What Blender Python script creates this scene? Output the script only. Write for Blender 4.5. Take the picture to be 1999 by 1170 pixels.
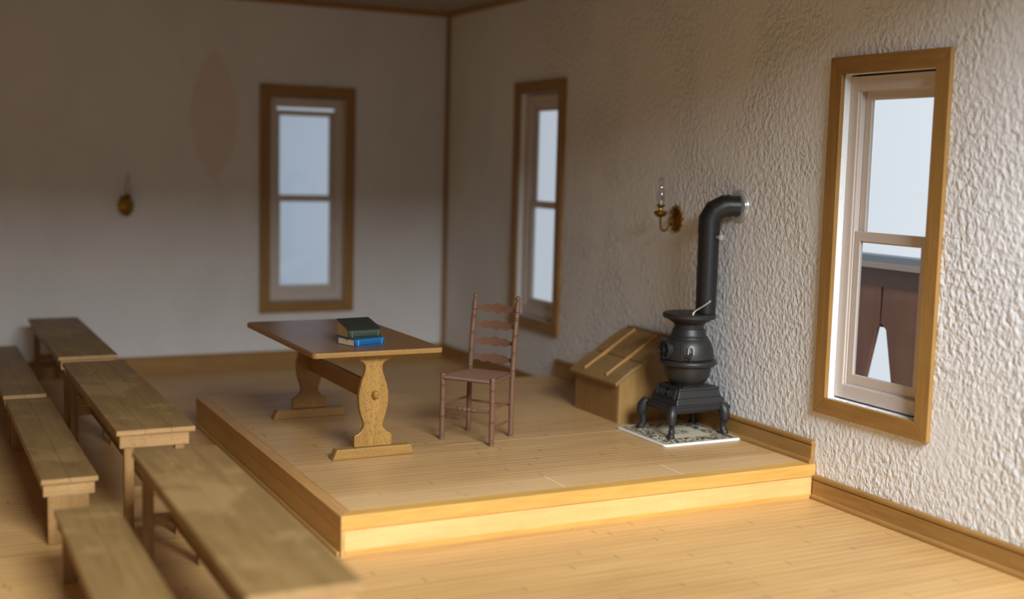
import bpy, bmesh, math, random
from mathutils import Vector, Matrix
random.seed(7)
for o in list(bpy.data.objects): bpy.data.objects.remove(o)
SC = bpy.context.scene
COL = SC.collection
PI = math.pi

# ------------------------------------------------------------------ camera
cd = bpy.data.cameras.new('camera')
cam = bpy.data.objects.new('camera', cd); COL.objects.link(cam)
cam.location = (-5.69457, -12.99500, 2.26835)
cam.rotation_euler = (1.46040866, -0.02622849, -0.46586288)
cd.sensor_width = 36.0; cd.sensor_fit = 'HORIZONTAL'; cd.lens = 42.854
cd.clip_start = 0.05; cd.clip_end = 200
cd.dof.use_dof = True; cd.dof.focus_distance = 8.4; cd.dof.aperture_fstop = 0.43
SC.camera = cam

# ------------------------------------------------------------------ world: daylight that is bright in front, dull behind
w = bpy.data.worlds.new('daylight'); SC.world = w; w.use_nodes = True
nt = w.node_tree; nt.nodes.clear()
tc = nt.nodes.new('ShaderNodeTexCoord'); sp = nt.nodes.new('ShaderNodeSeparateXYZ')
nt.links.new(tc.outputs['Generated'], sp.inputs[0])
mr = nt.nodes.new('ShaderNodeMapRange'); mr.inputs[1].default_value = 0.20; mr.inputs[2].default_value = 0.75
mr.inputs[3].default_value = 0; mr.inputs[4].default_value = 1
nt.links.new(sp.outputs['X'], mr.inputs[0])
cr = nt.nodes.new('ShaderNodeValToRGB')
cr.color_ramp.elements[0].position = 0.0; cr.color_ramp.elements[0].color = (0.26, 0.32, 0.39, 1)
cr.color_ramp.elements[1].position = 1.0; cr.color_ramp.elements[1].color = (0.84, 0.88, 0.92, 1)
nt.links.new(mr.outputs[0], cr.inputs[0])
mr2 = nt.nodes.new('ShaderNodeMapRange'); mr2.inputs[1].default_value = 0.1; mr2.inputs[2].default_value = -0.6
mr2.inputs[3].default_value = 0; mr2.inputs[4].default_value = 1
nt.links.new(sp.outputs['Y'], mr2.inputs[0])
mx = nt.nodes.new('ShaderNodeMix'); mx.data_type = 'RGBA'
nt.links.new(mr2.outputs[0], mx.inputs['Factor']); nt.links.new(cr.outputs[0], mx.inputs['A'])
mx.inputs['B'].default_value = (0.11, 0.13, 0.16, 1)
bg = nt.nodes.new('ShaderNodeBackground'); bg.inputs['Strength'].default_value = 1.0
wo = nt.nodes.new('ShaderNodeOutputWorld')
nt.links.new(mx.outputs['Result'], bg.inputs['Color']); nt.links.new(bg.outputs[0], wo.inputs[0])

# ------------------------------------------------------------------ daylight through the open front
def area(name, loc, target, sx, sy, power, color):
    l = bpy.data.lights.new(name, 'AREA'); l.shape = 'RECTANGLE'; l.size = sx; l.size_y = sy
    l.energy = power; l.color = color
    o = bpy.data.objects.new(name, l); COL.objects.link(o); o.location = loc
    o.rotation_euler = (Vector(target) - Vector(loc)).to_track_quat('-Z', 'Y').to_euler()
    return o
area('front_daylight', (-3.1, -18.0, 8.1), (-2.2, -6.4, 0.2), 5.0, 5.4, 3500, (0.91, 0.965, 1.0))

SC.view_settings.view_transform = 'Standard'; SC.view_settings.look = 'None'
SC.view_settings.gamma = 1.0; SC.view_settings.use_curve_mapping = False
SC.view_settings.exposure = 0.0

# ------------------------------------------------------------------ node helpers
def s2l(c):
    return tuple(((x/255)/12.92 if x/255 <= 0.04045 else ((x/255+0.055)/1.055)**2.4) for x in c) + (1,)
class NM:
    def __init__(s, name, rough=0.6, metal=0.0, spec=0.5):
        s.m = bpy.data.materials.new(name); s.m.use_nodes = True
        s.t = s.m.node_tree; s.b = s.t.nodes['Principled BSDF']
        s.b.inputs['Roughness'].default_value = rough; s.b.inputs['Metallic'].default_value = metal
        s.b.inputs['Specular IOR Level'].default_value = spec
        s.out = s.t.nodes['Material Output']
    def n(s, typ, **kw):
        x = s.t.nodes.new(typ)
        for k, v in kw.items(): setattr(x, k, v)
        return x
    def l(s, a, b): s.t.links.new(a, b)
    def coord(s, scale=(1,1,1), rot=(0,0,0)):
        tc = s.n('ShaderNodeTexCoord'); mp = s.n('ShaderNodeMapping')
        mp.inputs['Scale'].default_value = scale; mp.inputs['Rotation'].default_value = rot
        s.l(tc.outputs['Object'], mp.inputs['Vector']); return mp.outputs[0]
    def noise(s, vec, scale, detail=3, rough=0.5, dist=0.0):
        x = s.n('ShaderNodeTexNoise'); x.inputs['Scale'].default_value = scale; x.inputs['Detail'].default_value = detail
        x.inputs['Roughness'].default_value = rough; x.inputs['Distortion'].default_value = dist
        s.l(vec, x.inputs['Vector']); return x.outputs['Fac']
    def ramp(s, fac, stops):
        r = s.n('ShaderNodeValToRGB'); el = r.color_ramp.elements
        while len(el) < len(stops): el.new(0.5)
        for e, (p, c) in zip(el, stops): e.position = p; e.color = c
        s.l(fac, r.inputs[0]); return r.outputs[0]
    def math(s, op, a, b=None, c=None, clamp=False):
        x = s.n('ShaderNodeMath', operation=op); x.use_clamp = clamp
        for i, v in enumerate((a, b, c)):
            if v is None: continue
            if isinstance(v, (int, float)): x.inputs[i].default_value = v
            else: s.l(v, x.inputs[i])
        return x.outputs[0]
    def mix(s, fac, a, b, blend='MIX'):
        x = s.n('ShaderNodeMix', data_type='RGBA'); x.blend_type = blend
        for k, v in (('Factor', fac), ('A', a), ('B', b)):
            i = [q for q in x.inputs if q.name == k and (q.type == ('VALUE' if k == 'Factor' else 'RGBA'))][0]
            if isinstance(v, (int, float)): i.default_value = v
            elif isinstance(v, tuple): i.default_value = v
            else: s.l(v, i)
        return [q for q in x.outputs if q.type == 'RGBA'][0]
    def col(s, c):
        if isinstance(c, tuple): s.b.inputs['Base Color'].default_value = c
        else: s.l(c, s.b.inputs['Base Color'])
    def bump(s, h, strength=0.5, dist=0.01):
        b = s.n('ShaderNodeBump'); b.inputs['Strength'].default_value = strength; b.inputs['Distance'].default_value = dist
        s.l(h, b.inputs['Height']); s.l(b.outputs[0], s.b.inputs['Normal'])

def wood(name, dark, light, axis='X', grain=30, rough=0.5, blot=0.5, fleck=None, bump=0.15, spec=0.4, pores=0.0):
    m = NM(name, rough, spec=spec)
    st = {'X': (0.08, 1, 1), 'Y': (1, 0.08, 1), 'Z': (1, 1, 0.08)}[axis]
    v = m.coord(st); n1 = m.noise(v, grain, 4, 0.6, 0.3)
    v2 = m.coord((st[0]*3 if st[0] < 1 else 1, st[1]*3 if st[1] < 1 else 1, st[2]*3 if st[2] < 1 else 1))
    n2 = m.noise(v2, 3.5, 3, 0.55, 0.4)
    f = m.math('ADD', m.math('MULTIPLY', n1, 1-blot), m.math('MULTIPLY', n2, blot))
    c = m.ramp(f, [(0.36, s2l(dark)), (0.64, s2l(light))])
    if pores:
        n3 = m.noise(m.coord(tuple(0.45 if q < 1 else 1 for q in st)), 120, 3, 0.6)
        c = m.mix(m.math('MULTIPLY', m.ramp(n3, [(0.55, (0,0,0,1)), (0.66, (1,1,1,1))]), pores), c, s2l(tuple(int(x*0.45) for x in dark)))
    if fleck:
        n4 = m.noise(m.coord(), 2.2, 4, 0.6, 1.2)
        c = m.mix(m.ramp(n4, [(0.54, (0,0,0,1)), (0.62, (0.65,0.65,0.65,1))]), c, s2l(fleck))
    m.col(c); m.bump(n1, bump, 0.004)
    return m.m

def boards(name, dark, light, sheets):
    """floor sheets: strips along X with thin pale lines, staggered butt joints; sheets = list of (axis, pos, lo, hi)"""
    m = NM(name, 0.42, spec=0.45)
    g = m.noise(m.coord((0.06, 1, 1)), 26, 4, 0.6, 0.2)
    g2 = m.noise(m.coord((0.25, 1, 1)), 1.6, 3, 0.5, 0.5)
    f = m.math('ADD', m.math('MULTIPLY', g, 0.45), m.math('MULTIPLY', g2, 0.55))
    c = m.ramp(f, [(0.36, s2l(dark)), (0.62, s2l(light))])
    tc = m.n('ShaderNodeTexCoord'); sx = m.n('ShaderNodeSeparateXYZ'); m.l(tc.outputs['Object'], sx.inputs[0])
    X, Y = sx.outputs['X'], sx.outputs['Y']
    r = m.math('DIVIDE', Y, 0.068); fr = m.math('FRACT', r)
    ln = m.math('LESS_THAN', fr, 0.13)
    ln2 = m.math('MULTIPLY', m.math('GREATER_THAN', fr, 0.13), m.math('LESS_THAN', fr, 0.22))
    c = m.mix(m.math('MULTIPLY', ln, 0.30), c, s2l((255, 225, 175)))
    c = m.mix(m.math('MULTIPLY', ln2, 0.16), c, s2l((70, 45, 20)))
    row = m.math('FLOOR', r); off = m.math('FRACT', m.math('MULTIPLY', m.math('SINE', m.math('MULTIPLY', row, 12.9898)), 437.58))
    bx_ = m.math('FRACT', m.math('ADD', m.math('DIVIDE', X, 2.6), off))
    bt = m.math('LESS_THAN', bx_, 0.0045)
    c = m.mix(m.math('MULTIPLY', bt, 0.42), c, s2l((70, 45, 20)))
    # each strip its own faint tone
    tone = m.math('FRACT', m.math('MULTIPLY', m.math('SINE', m.math('ADD', m.math('MULTIPLY', row, 7.13), m.math('FLOOR', m.math('ADD', m.math('DIVIDE', X, 2.6), off)))), 91.7))
    c = m.mix(m.math('MULTIPLY', tone, 0.10), c, s2l((120, 80, 40)))
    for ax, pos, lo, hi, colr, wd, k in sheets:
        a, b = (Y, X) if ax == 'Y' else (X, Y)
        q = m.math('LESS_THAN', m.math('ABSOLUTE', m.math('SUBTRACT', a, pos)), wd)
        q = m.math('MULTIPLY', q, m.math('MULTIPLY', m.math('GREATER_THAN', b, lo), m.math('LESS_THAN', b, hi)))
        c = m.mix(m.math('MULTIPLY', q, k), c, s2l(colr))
    m.col(c); m.bump(m.math('MULTIPLY', ln, -1.0), 0.25, 0.002)
    return m.m

def plaster(name, base, scale, strength, dist, stain=False):
    m = NM(name, 0.75, spec=0.35)
    v = m.coord((1, 1, 0.75))
    n1 = m.noise(v, 21*scale, 2, 0.5, 0.5)
    n2 = m.noise(v, 40*scale, 2, 0.5, 0.3)
    n3 = m.noise(m.coord((1, 1, 0.6)), 1.3, 3, 0.6, 0.6)
    vo = m.n('ShaderNodeTexVoronoi', feature='SMOOTH_F1'); vo.inputs['Scale'].default_value = 22*scale
    vo.inputs['Smoothness'].default_value = 0.6; m.l(m.coord((1, 1, 0.7)), vo.inputs['Vector'])
    amp = m.ramp(n3, [(0.36, (0.25, 0.25, 0.25, 1)), (0.60, (1, 1, 1, 1))])
    ridge = m.ramp(n1, [(0.36, (0, 0, 0, 1)), (0.66, (1, 1, 1, 1))])
    h = m.math('ADD', m.math('MULTIPLY', ridge, 0.55), m.math('MULTIPLY', n2, 0.35))
    h = m.math('SUBTRACT', h, m.math('MULTIPLY', vo.outputs['Distance'], 0.5))
    h = m.math('MULTIPLY', h, amp)
    c = m.mix(m.ramp(n3, [(0.4, (0,0,0,1)), (0.65, (1,1,1,1))]), s2l(base), s2l(tuple(int(x*0.975) for x in base)))
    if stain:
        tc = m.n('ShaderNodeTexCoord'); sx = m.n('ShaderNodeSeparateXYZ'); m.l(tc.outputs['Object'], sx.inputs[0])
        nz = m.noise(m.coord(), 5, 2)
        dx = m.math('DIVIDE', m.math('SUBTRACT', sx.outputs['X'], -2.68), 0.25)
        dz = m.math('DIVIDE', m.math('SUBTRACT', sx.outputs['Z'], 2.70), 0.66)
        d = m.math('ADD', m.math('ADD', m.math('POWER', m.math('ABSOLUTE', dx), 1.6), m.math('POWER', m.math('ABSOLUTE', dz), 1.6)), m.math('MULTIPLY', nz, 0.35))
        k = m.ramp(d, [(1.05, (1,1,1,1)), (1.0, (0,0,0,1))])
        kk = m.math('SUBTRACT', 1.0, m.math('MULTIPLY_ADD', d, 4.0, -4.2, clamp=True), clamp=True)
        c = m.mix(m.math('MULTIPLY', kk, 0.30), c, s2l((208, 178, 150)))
    m.col(c); m.bump(h, strength, dist)
    return m.m

def plain(name, c, rough=0.5, metal=0.0, spec=0.5, var=0.0, bump=0.0):
    m = NM(name, rough, metal, spec)
    if var:
        n = m.noise(m.coord(), 9, 4, 0.6, 0.5)
        m.col(m.mix(m.math('MULTIPLY', n, var), s2l(c), s2l(tuple(int(x*0.55) for x in c))))
    else: m.col(s2l(c))
    if bump: m.bump(m.noise(m.coord(), 60, 3), bump, 0.003)
    return m.m

def glass(name, tint=(1, 1, 1), rough=0.0, alpha=0.12):
    m = NM(name, 0.05)
    tr = m.n('ShaderNodeBsdfTransparent'); tr.inputs[0].default_value = tint + (1,)
    gl = m.n('ShaderNodeBsdfGlossy'); gl.inputs['Roughness'].default_value = 0.03
    fr = m.n('ShaderNodeLayerWeight'); fr.inputs[0].default_value = 0.5
    mx = m.n('ShaderNodeMixShader'); k = m.math('MULTIPLY_ADD', m.math('POWER', fr.outputs['Facing'], 4.0), 0.5, alpha*0.3, clamp=True)
    m.l(k, mx.inputs[0]); m.l(tr.outputs[0], mx.inputs[1]); m.l(gl.outputs[0], mx.inputs[2])
    m.l(mx.outputs[0], m.out.inputs['Surface'])
    return m.m

M = {}
M['wall'] = plaster('stippled_plaster', (235, 236, 237), 1.35, 0.7, 0.020)
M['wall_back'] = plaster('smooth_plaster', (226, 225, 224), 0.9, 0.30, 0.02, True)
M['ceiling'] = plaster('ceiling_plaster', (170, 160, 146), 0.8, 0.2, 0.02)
M['floor'] = boards('floor_boards', (184, 141, 86), (209, 166, 106), [
    ('Y', -5.79, -9, -3.5, (90, 62, 36), 0.008, 0.5)])
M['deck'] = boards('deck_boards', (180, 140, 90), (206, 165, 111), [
    ('Y', -5.11, -2.2, 0, (245, 215, 165), 0.006, 0.75),
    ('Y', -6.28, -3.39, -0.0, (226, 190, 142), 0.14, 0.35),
    ('X', -1.95, -6.42, -6.14, (245, 215, 170), 0.006, 0.6),
    ('X', -1.05, -6.42, -6.14, (245, 215, 170), 0.006, 0.6),
    ('Y', -2.79, -3.39, -0.0, (225, 190, 140), 0.010, 0.6)])
M['trim_x'] = wood('trim_wood_x', (142, 104, 52), (164, 124, 68), 'X', 30, 0.45, 0.4)
M['trim_y'] = wood('trim_wood_y', (146, 108, 56), (168, 128, 72), 'Y', 30, 0.45, 0.4)
M['trim_z'] = wood('trim_wood_z', (142, 104, 52), (164, 124, 68), 'Z', 30, 0.45, 0.4)
M['edge_x'] = wood('platform_edge_x', (194, 146, 72), (212, 164, 86), 'X', 40, 0.45, 0.3)
M['edge_y'] = wood('platform_edge_y', (180, 132, 76), (196, 150, 92), 'Y', 40, 0.45, 0.3)
M['riser'] = wood('platform_riser_wood', (218, 168, 102), (234, 186, 122), 'X', 34, 0.5, 0.5, pores=0.12)
M['side'] = wood('platform_side_wood', (186, 146, 82), (204, 164, 98), 'Y', 34, 0.5, 0.5)
M['desk_y'] = wood('school_wood_y', (122, 94, 55), (146, 116, 71), 'Y', 26, 0.5, 0.5, fleck=(158, 128, 82), pores=0.2)
M['desk_x'] = wood('school_wood_x', (160, 122, 76), (186, 148, 97), 'X', 26, 0.55, 0.5, pores=0.3)
M['desk_z'] = wood('school_wood_z', (140, 104, 58), (164, 126, 76), 'Z', 26, 0.55, 0.5, pores=0.3)
M['tab_top'] = wood('table_top_wood', (118, 82, 46), (138, 98, 58), 'Y', 22, 0.32, 0.5, pores=0.15, spec=0.5)
M['tab_z'] = wood('table_leg_wood', (150, 110, 54), (178, 136, 70), 'Z', 22, 0.38, 0.5, pores=0.55, spec=0.5)
M['tab_x'] = wood('table_foot_wood', (146, 108, 54), (172, 132, 70), 'X', 22, 0.38, 0.5, pores=0.4, spec=0.5)
M['tab_y'] = wood('table_rail_wood', (150, 106, 46), (174, 128, 60), 'Y', 22, 0.38, 0.5, pores=0.4, spec=0.5)
M['chair'] = plain('chair_brown', (126, 91, 71), 0.5, var=0.25)
M['bin_x'] = wood('bin_lid_wood', (138, 108, 66), (158, 126, 78), 'X', 24, 0.5, 0.5, pores=0.15)
M['bin_z'] = wood('bin_body_wood', (150, 116, 66), (172, 134, 80), 'Z', 30, 0.5, 0.4, pores=0.15)
M['bin_y'] = wood('bin_front_wood', (144, 110, 62), (164, 126, 74), 'Z', 30, 0.5, 0.4, pores=0.15)
M['batten'] = wood('bin_batten_wood', (176, 132, 76), (196, 150, 90), 'X', 30, 0.45, 0.4)
M['iron'] = plain('black_cast_iron', (38, 37, 37), 0.46, 0.0, 0.6, var=0.25, bump=0.08)
M['pipe'] = plain('black_stove_pipe', (25, 24, 25), 0.42, 0.0, 0.6)
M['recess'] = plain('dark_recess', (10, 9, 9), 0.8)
M['silver'] = plain('silver_metal', (196, 195, 190), 0.35, 0.35)
M['pewter'] = plain('pewter_handle', (150, 143, 132), 0.4, 0.6)
M['brass'] = plain('aged_brass', (170, 128, 44), 0.28, 1.0, var=0.6, bump=0.3)
M['white'] = plain('white_painted_wood', (212, 200, 190), 0.5, var=0.08)
M['white_edge'] = plain('white_enamel', (240, 240, 238), 0.3)
M['glass'] = glass('window_glass', (0.97, 0.985, 1.0), alpha=0.10)
M['lampglass'] = glass('lamp_glass', (0.93, 0.93, 0.93), alpha=0.22)
M['blue'] = plain('blue_cloth', (8, 96, 150), 0.5, var=0.15)
M['bluestamp'] = plain('pale_stamp', (130, 168, 190), 0.5)
M['green'] = plain('dark_green_cloth', (40, 46, 37), 0.6, var=0.25, bump=0.2)
M['greenspine'] = plain('green_spine_cloth', (56, 68, 54), 0.6, var=0.35, bump=0.2)
M['greenstamp'] = plain('green_gilt', (112, 124, 88), 0.5)
M['paper'] = wood('book_paper', (205, 178, 142), (228, 204, 168), 'X', 60, 0.8, 0.3)
M['paperold'] = wood('old_book_paper', (158, 132, 96), (182, 156, 116), 'X', 60, 0.8, 0.3)
M['darkgap'] = plain('window_gap_shade', (70, 40, 26), 0.8)  # dark colour standing in for shade in the frame gap
M['outer'] = wood('outside_brown_wood', (150, 104, 82), (172, 122, 98), 'Z', 12, 0.6, 0.5)
M['outer_edge'] = plain('outside_light_edge', (214, 190, 170), 0.6)
M['outer_grey'] = plain('outside_grey_board', (160, 172, 180), 0.6)
M['outer_dark'] = plain('outside_dark_rail', (112, 82, 70), 0.6)

def mat_mat():
    m = NM('stove_mat_pattern', 0.45)
    tc = m.n('ShaderNodeTexCoord'); sx = m.n('ShaderNodeSeparateXYZ'); m.l(tc.outputs['Object'], sx.inputs[0])
    ax = m.math('ABSOLUTE', sx.outputs['X']); ay = m.math('ABSOLUTE', sx.outputs['Y'])
    d = m.math('MAXIMUM', ax, ay)
    n = m.noise(m.coord(), 17, 3, 0.6, 2.5)
    blob = m.ramp(n, [(0.47, (0,0,0,1)), (0.50, (1,1,1,1))])
    border = m.math('MULTIPLY', m.math('GREATER_THAN', d, 0.185), m.math('LESS_THAN', d, 0.315))
    l1 = m.math('LESS_THAN', m.math('ABSOLUTE', m.math('SUBTRACT', d, 0.327)), 0.004)
    rr = m.math('POWER', m.math('ADD', m.math('POWER', m.math('DIVIDE', ax, 0.10), 2), m.math('POWER', m.math('DIVIDE', ay, 0.075), 2)), 0.5)
    cen = m.math('LESS_THAN', m.math('ADD', rr, m.math('MULTIPLY', n, 0.6)), 1.3)
    k = m.math('MAXIMUM', m.math('MULTIPLY', border, blob), m.math('MAXIMUM', l1, m.math('MULTIPLY', cen, blob)), clamp=True)
    base = m.mix(m.math('GREATER_THAN', d, 0.332), s2l((208, 198, 172)), s2l((232, 232, 230)))
    m.col(m.mix(m.math('MULTIPLY', k, 0.92), base, s2l((38, 36, 34))))
    return m.m
M['mat'] = mat_mat()

# ------------------------------------------------------------------ mesh helpers
def new(): return bmesh.new()
def bx(bm, x0, x1, y0, y1, z0, z1):
    v = [bm.verts.new((x, y, z)) for z in (z0, z1) for y in (y0, y1) for x in (x0, x1)]
    for f in ((0,2,3,1), (4,5,7,6), (0,1,5,4), (2,6,7,3), (0,4,6,2), (1,3,7,5)):
        bm.faces.new([v[i] for i in f])
    return bm
def prism(bm, poly, a0, a1, axis='Y'):
    def P(u, v, a):
        return {'Y': (u, a, v), 'X': (a, u, v), 'Z': (u, v, a)}[axis]
    A = [bm.verts.new(P(u, v, a0)) for u, v in poly]; B = [bm.verts.new(P(u, v, a1)) for u, v in poly]
    n = len(poly)
    bm.faces.new(A); bm.faces.new(B[::-1])
    for i in range(n): bm.faces.new((A[i], B[i], B[(i+1) % n], A[(i+1) % n]))
    return bm
def lathe(bm, prof, c=(0,0,0), seg=40, mat=None):
    mat = mat or Matrix.Identity(4); rings = []
    for r, z in prof:
        if r < 1e-5: rings.append([bm.verts.new(mat @ Vector((c[0], c[1], c[2]+z)))])
        else: rings.append([bm.verts.new(mat @ Vector((c[0]+r*math.cos(2*PI*i/seg), c[1]+r*math.sin(2*PI*i/seg), c[2]+z))) for i in range(seg)])
    for a, b in zip(rings, rings[1:]):
        for i in range(seg):
            j = (i+1) % seg
            if len(a) == 1 and len(b) == 1: continue
            if len(a) == 1: bm.faces.new((a[0], b[i], b[j]))
            elif len(b) == 1: bm.faces.new((a[i], a[j], b[0]))
            else: bm.faces.new((a[i], a[j], b[j], b[i]))
    if len(rings[0]) > 1: bm.faces.new(rings[0][::-1])
    if len(rings[-1]) > 1: bm.faces.new(rings[-1])
    return bm
def tube(bm, pts, rad, seg=12, flat=1.0, up=None):
    pts = [Vector(p) for p in pts]
    if isinstance(rad, (int, float)): rad = [rad]*len(pts)
    ref = None; rings = []
    for i, p in enumerate(pts):
        t = ((pts[min(i+1, len(pts)-1)]-p).normalized() + (p-pts[max(i-1, 0)]).normalized()).normalized()
        if ref is None:
            ref = Vector(up) if up else (Vector((0,0,1)) if abs(t.z) < 0.9 else Vector((1,0,0)))
        a = (ref - t*ref.dot(t)).normalized(); ref = a; b = t.cross(a)
        # mitre: keep section round across bends
        k = 1.0
        if 0 < i < len(pts)-1:
            d = (pts[i+1]-p).normalized().dot((p-pts[i-1]).normalized())
            k = 1/max(0.5, math.sqrt((1+d)/2))
            bend = ((pts[i+1]-p).normalized() - (p-pts[i-1]).normalized())
        ring = []
        for q in range(seg):
            an = 2*PI*q/seg; v = a*math.cos(an)*rad[i] + b*math.sin(an)*rad[i]*flat
            if k > 1.001 and bend.length > 1e-6:
                bn = bend.normalized(); v = v + bn*v.dot(bn)*(k-1)
            ring.append(bm.verts.new(p+v))
        rings.append(ring)
    for A, B in zip(rings, rings[1:]):
        for q in range(seg):
            j = (q+1) % seg; bm.faces.new((A[q], A[j], B[j], B[q]))
    bm.faces.new(rings[0][::-1]); bm.faces.new(rings[-1])
    return bm
def obj(name, bm, mat, parent=None, bevel=0, smooth=False, seg=2, angle=35, ends=False):
    bmesh.ops.recalc_face_normals(bm, faces=bm.faces)
    me = bpy.data.meshes.new(name); bm.to_mesh(me); bm.free()
    if isinstance(mat, (list, tuple)):
        for q in mat: me.materials.append(q)
    else: me.materials.append(mat)
    o = bpy.data.objects.new(name, me); COL.objects.link(o)
    if parent: o.parent = parent
    if ends:      # end grain faces, lightened for the sharp light falling on them
        me.materials.append(M['desk_x'])
        for p in me.polygons:
            if abs(p.normal.y) > .9: p.material_index = 1
    if smooth:
        for p in me.polygons: p.use_smooth = True
        try:
            me.set_sharp_from_angle(angle=math.radians(angle))
        except Exception: pass
    if bevel:
        b = o.modifiers.new('bevel', 'BEVEL'); b.width = bevel; b.segments = seg; b.limit_method = 'ANGLE'; b.angle_limit = math.radians(30)
    return o
def thing(name, label, cat, loc=(0,0,0), rz=0, group=None):
    o = bpy.data.objects.new(name, None); COL.objects.link(o); o.location = loc; o.rotation_euler = (0, 0, rz)
    o.empty_display_size = 0.1; tag(o, label, cat, group); return o
def tag(o, label, cat, group=None):
    o['label'] = label; o['category'] = cat
    if group: o['group'] = group
    return o
def struct(name, bm, m, bevel=0, parent=None, label=None):
    o = obj(name, bm, m, parent, bevel)
    if parent is None: o['kind'] = 'structure'
    if label: o['label'] = label
    return o
def dup(root, loc, label, group=None):
    r = root.copy(); COL.objects.link(r); r.location = loc; r['label'] = label
    if group: r['group'] = group
    for ch in list(root.children):
        c = ch.copy(); COL.objects.link(c); c.parent = r
        for g in ch.children:
            d = g.copy(); COL.objects.link(d); d.parent = c
    return r

# ------------------------------------------------------------------ the room
H = 3.965; YF = -9.9; XL = -8.2; T = 0.16
struct('floor', bx(new(), XL-T, T, YF, T, -0.12, 0), M['floor'], label='pale wooden floor boards of the room')
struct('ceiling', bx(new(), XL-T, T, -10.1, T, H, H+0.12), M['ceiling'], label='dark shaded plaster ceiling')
def wall_holes(a0, a1, holes, axis, t0, t1, z1):
    bm = new()
    def B(p, q, z0, z1_):
        if q-p < 1e-6 or z1_-z0 < 1e-6: return
        if axis == 'X': bx(bm, p, q, t0, t1, z0, z1_)
        else: bx(bm, t0, t1, p, q, z0, z1_)
    cur = a0
    for h0, h1, z0, z1h in sorted(holes):
        B(cur, h0, 0, z1); B(h0, h1, 0, z0); B(h0, h1, z1h, z1); cur = h1
    B(cur, a1, 0, z1)
    return bm
# window data: outer casing (a0, a1, z0, z1); a = x on the back wall, y on the right wall
WB = (-2.1975, -1.1287, 0.584, 3.054)
W1 = (-2.784, -1.737, 0.622, 3.092)
W2 = (-7.545, -6.487, 0.615, 3.040)
CW = 0.115
hole = lambda w: (w[0]+CW, w[1]-CW, w[2]+CW, w[3]-CW)
struct('wall_back', wall_holes(XL-T, 0, [hole(WB)], 'X', 0, T, H), M['wall_back'], label='shaded plaster wall behind the table')
struct('wall_right', wall_holes(YF, T, [hole(W1), hole(W2)], 'Y', 0, T, H), M['wall'], label='rough white plaster wall behind the stove')
struct('unseen_wall_left', bx(new(), XL-T, XL, YF, 0, 0, H), M['side'])  # unseen wall, put in to block light; dark wood dims the left side

def window(name, w, T_, label, gap=0.0):
    """local: a to the right seen from inside, y into the wall, z up; T_ maps to world"""
    root = bpy.data.objects.new(name, None); COL.objects.link(root); root['kind'] = 'structure'; root['label'] = label
    root.matrix_world = T_
    W = w[1]-w[0]; Hh = w[3]-w[2]; t = 0.032
    bm = new()   # four mitred casing boards, slightly stepped inner edge
    def board(p):
        A = [bm.verts.new((x, 0, z)) for x, z in p]; B = [bm.verts.new((x, -t, z)) for x, z in p]
        bm.faces.new(A); bm.faces.new(B[::-1])
        for i in range(4): bm.faces.new((A[i], B[i], B[(i+1) % 4], A[(i+1) % 4]))
    e = 0.0012; c = CW
    obj('casing_side', (board([(0, 0), (c, c), (c, Hh-c), (0, Hh)]), bm)[1], M['trim_z'], root, 0.004); bm = new()
    obj('casing_side', (board([(W, 0), (W-c, c), (W-c, Hh-c), (W, Hh)]), bm)[1], M['trim_z'], root, 0.004); bm = new()
    obj('casing_head', (board([(0+e, Hh), (c+e, Hh-c), (W-c-e, Hh-c), (W-e, Hh)]), bm)[1], M['trim_x'], root, 0.004); bm = new()
    obj('casing_sill', (board([(0+e, 0), (c+e, c), (W-c-e, c), (W-e, 0)]), bm)[1], M['trim_x'], root, 0.004)
    # white frame set back in the hole
    def ring(y0, y1, a0, a1, z0, z1, l, r, b, tp):
        q = new()
        bx(q, a0, a0+l, y0, y1, z0, z1); bx(q, a1-r, a1, y0, y1, z0, z1)
        bx(q, a0+l, a1-r, y0, y1, z0, z0+b); bx(q, a0+l, a1-r, y0, y1, z1-tp, z1)
        return q
    g = 0.014
    a0, a1, z0, z1 = c+0.002, W-c-0.002, c+0.012, Hh-c-g
    obj('frame', ring(0.05, 0.155, a0, a1, z0, z1, 0.078, 0.078, 0.095, 0.095), M['white'], root, 0.004)
    obj('gap_shade_strip', bx(new(), a0, a1, 0.10, 0.155, z1+.0005, Hh-c-.0005), M['darkgap'], root)  # added dark strips, painting the shade in the gaps above and below the frame
    obj('gap_shade_strip', bx(new(), a0, a1, 0.10, 0.155, c+.0005, z0-.0005), M['darkgap'], root)
    fa0, fa1, fz0, fz1 = a0+0.078, a1-0.078, z0+0.095, z1-0.095
    obj('stop_bead', ring(0.062, 0.074, fa0-.001, fa1+.001, fz0-.001, fz1+.001, 0.014, 0.014, 0.008, 0.008), M['white'], root, 0.002)
    mid = z0 + (z1-z0)*0.505
    # upper sash: outer track, dropped a little so daylight shows above it
    us = obj('upper_sash', ring(0.115, 0.142, fa0+0.004, fa1-0.004, mid-0.03, fz1-gap, 0.055, 0.055, 0.06, 0.06), M['white'], root, 0.003)
    obj('pane', bx(new(), fa0+0.058, fa1-0.058, 0.127, 0.130, mid+0.029, fz1-gap-0.059), M['glass'], us)
    ls = obj('lower_sash', ring(0.080, 0.108, fa0+0.004, fa1-0.004, fz0+0.004, mid+0.045, 0.055, 0.055, 0.07, 0.065), M['white'], root, 0.003)
    obj('pane', bx(new(), fa0+0.058, fa1-0.058, 0.092, 0.095, fz0+0.073, mid-0.019), M['glass'], ls)
    return root
TB = Matrix.Translation((WB[0], 0, WB[2]))
window('window_1', WB, TB, 'narrow wood-framed sash window in the back wall', 0.034)
def TR(w): return Matrix.Translation((0, w[1], w[2])) @ Matrix.Rotation(-PI/2, 4, 'Z')
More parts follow.
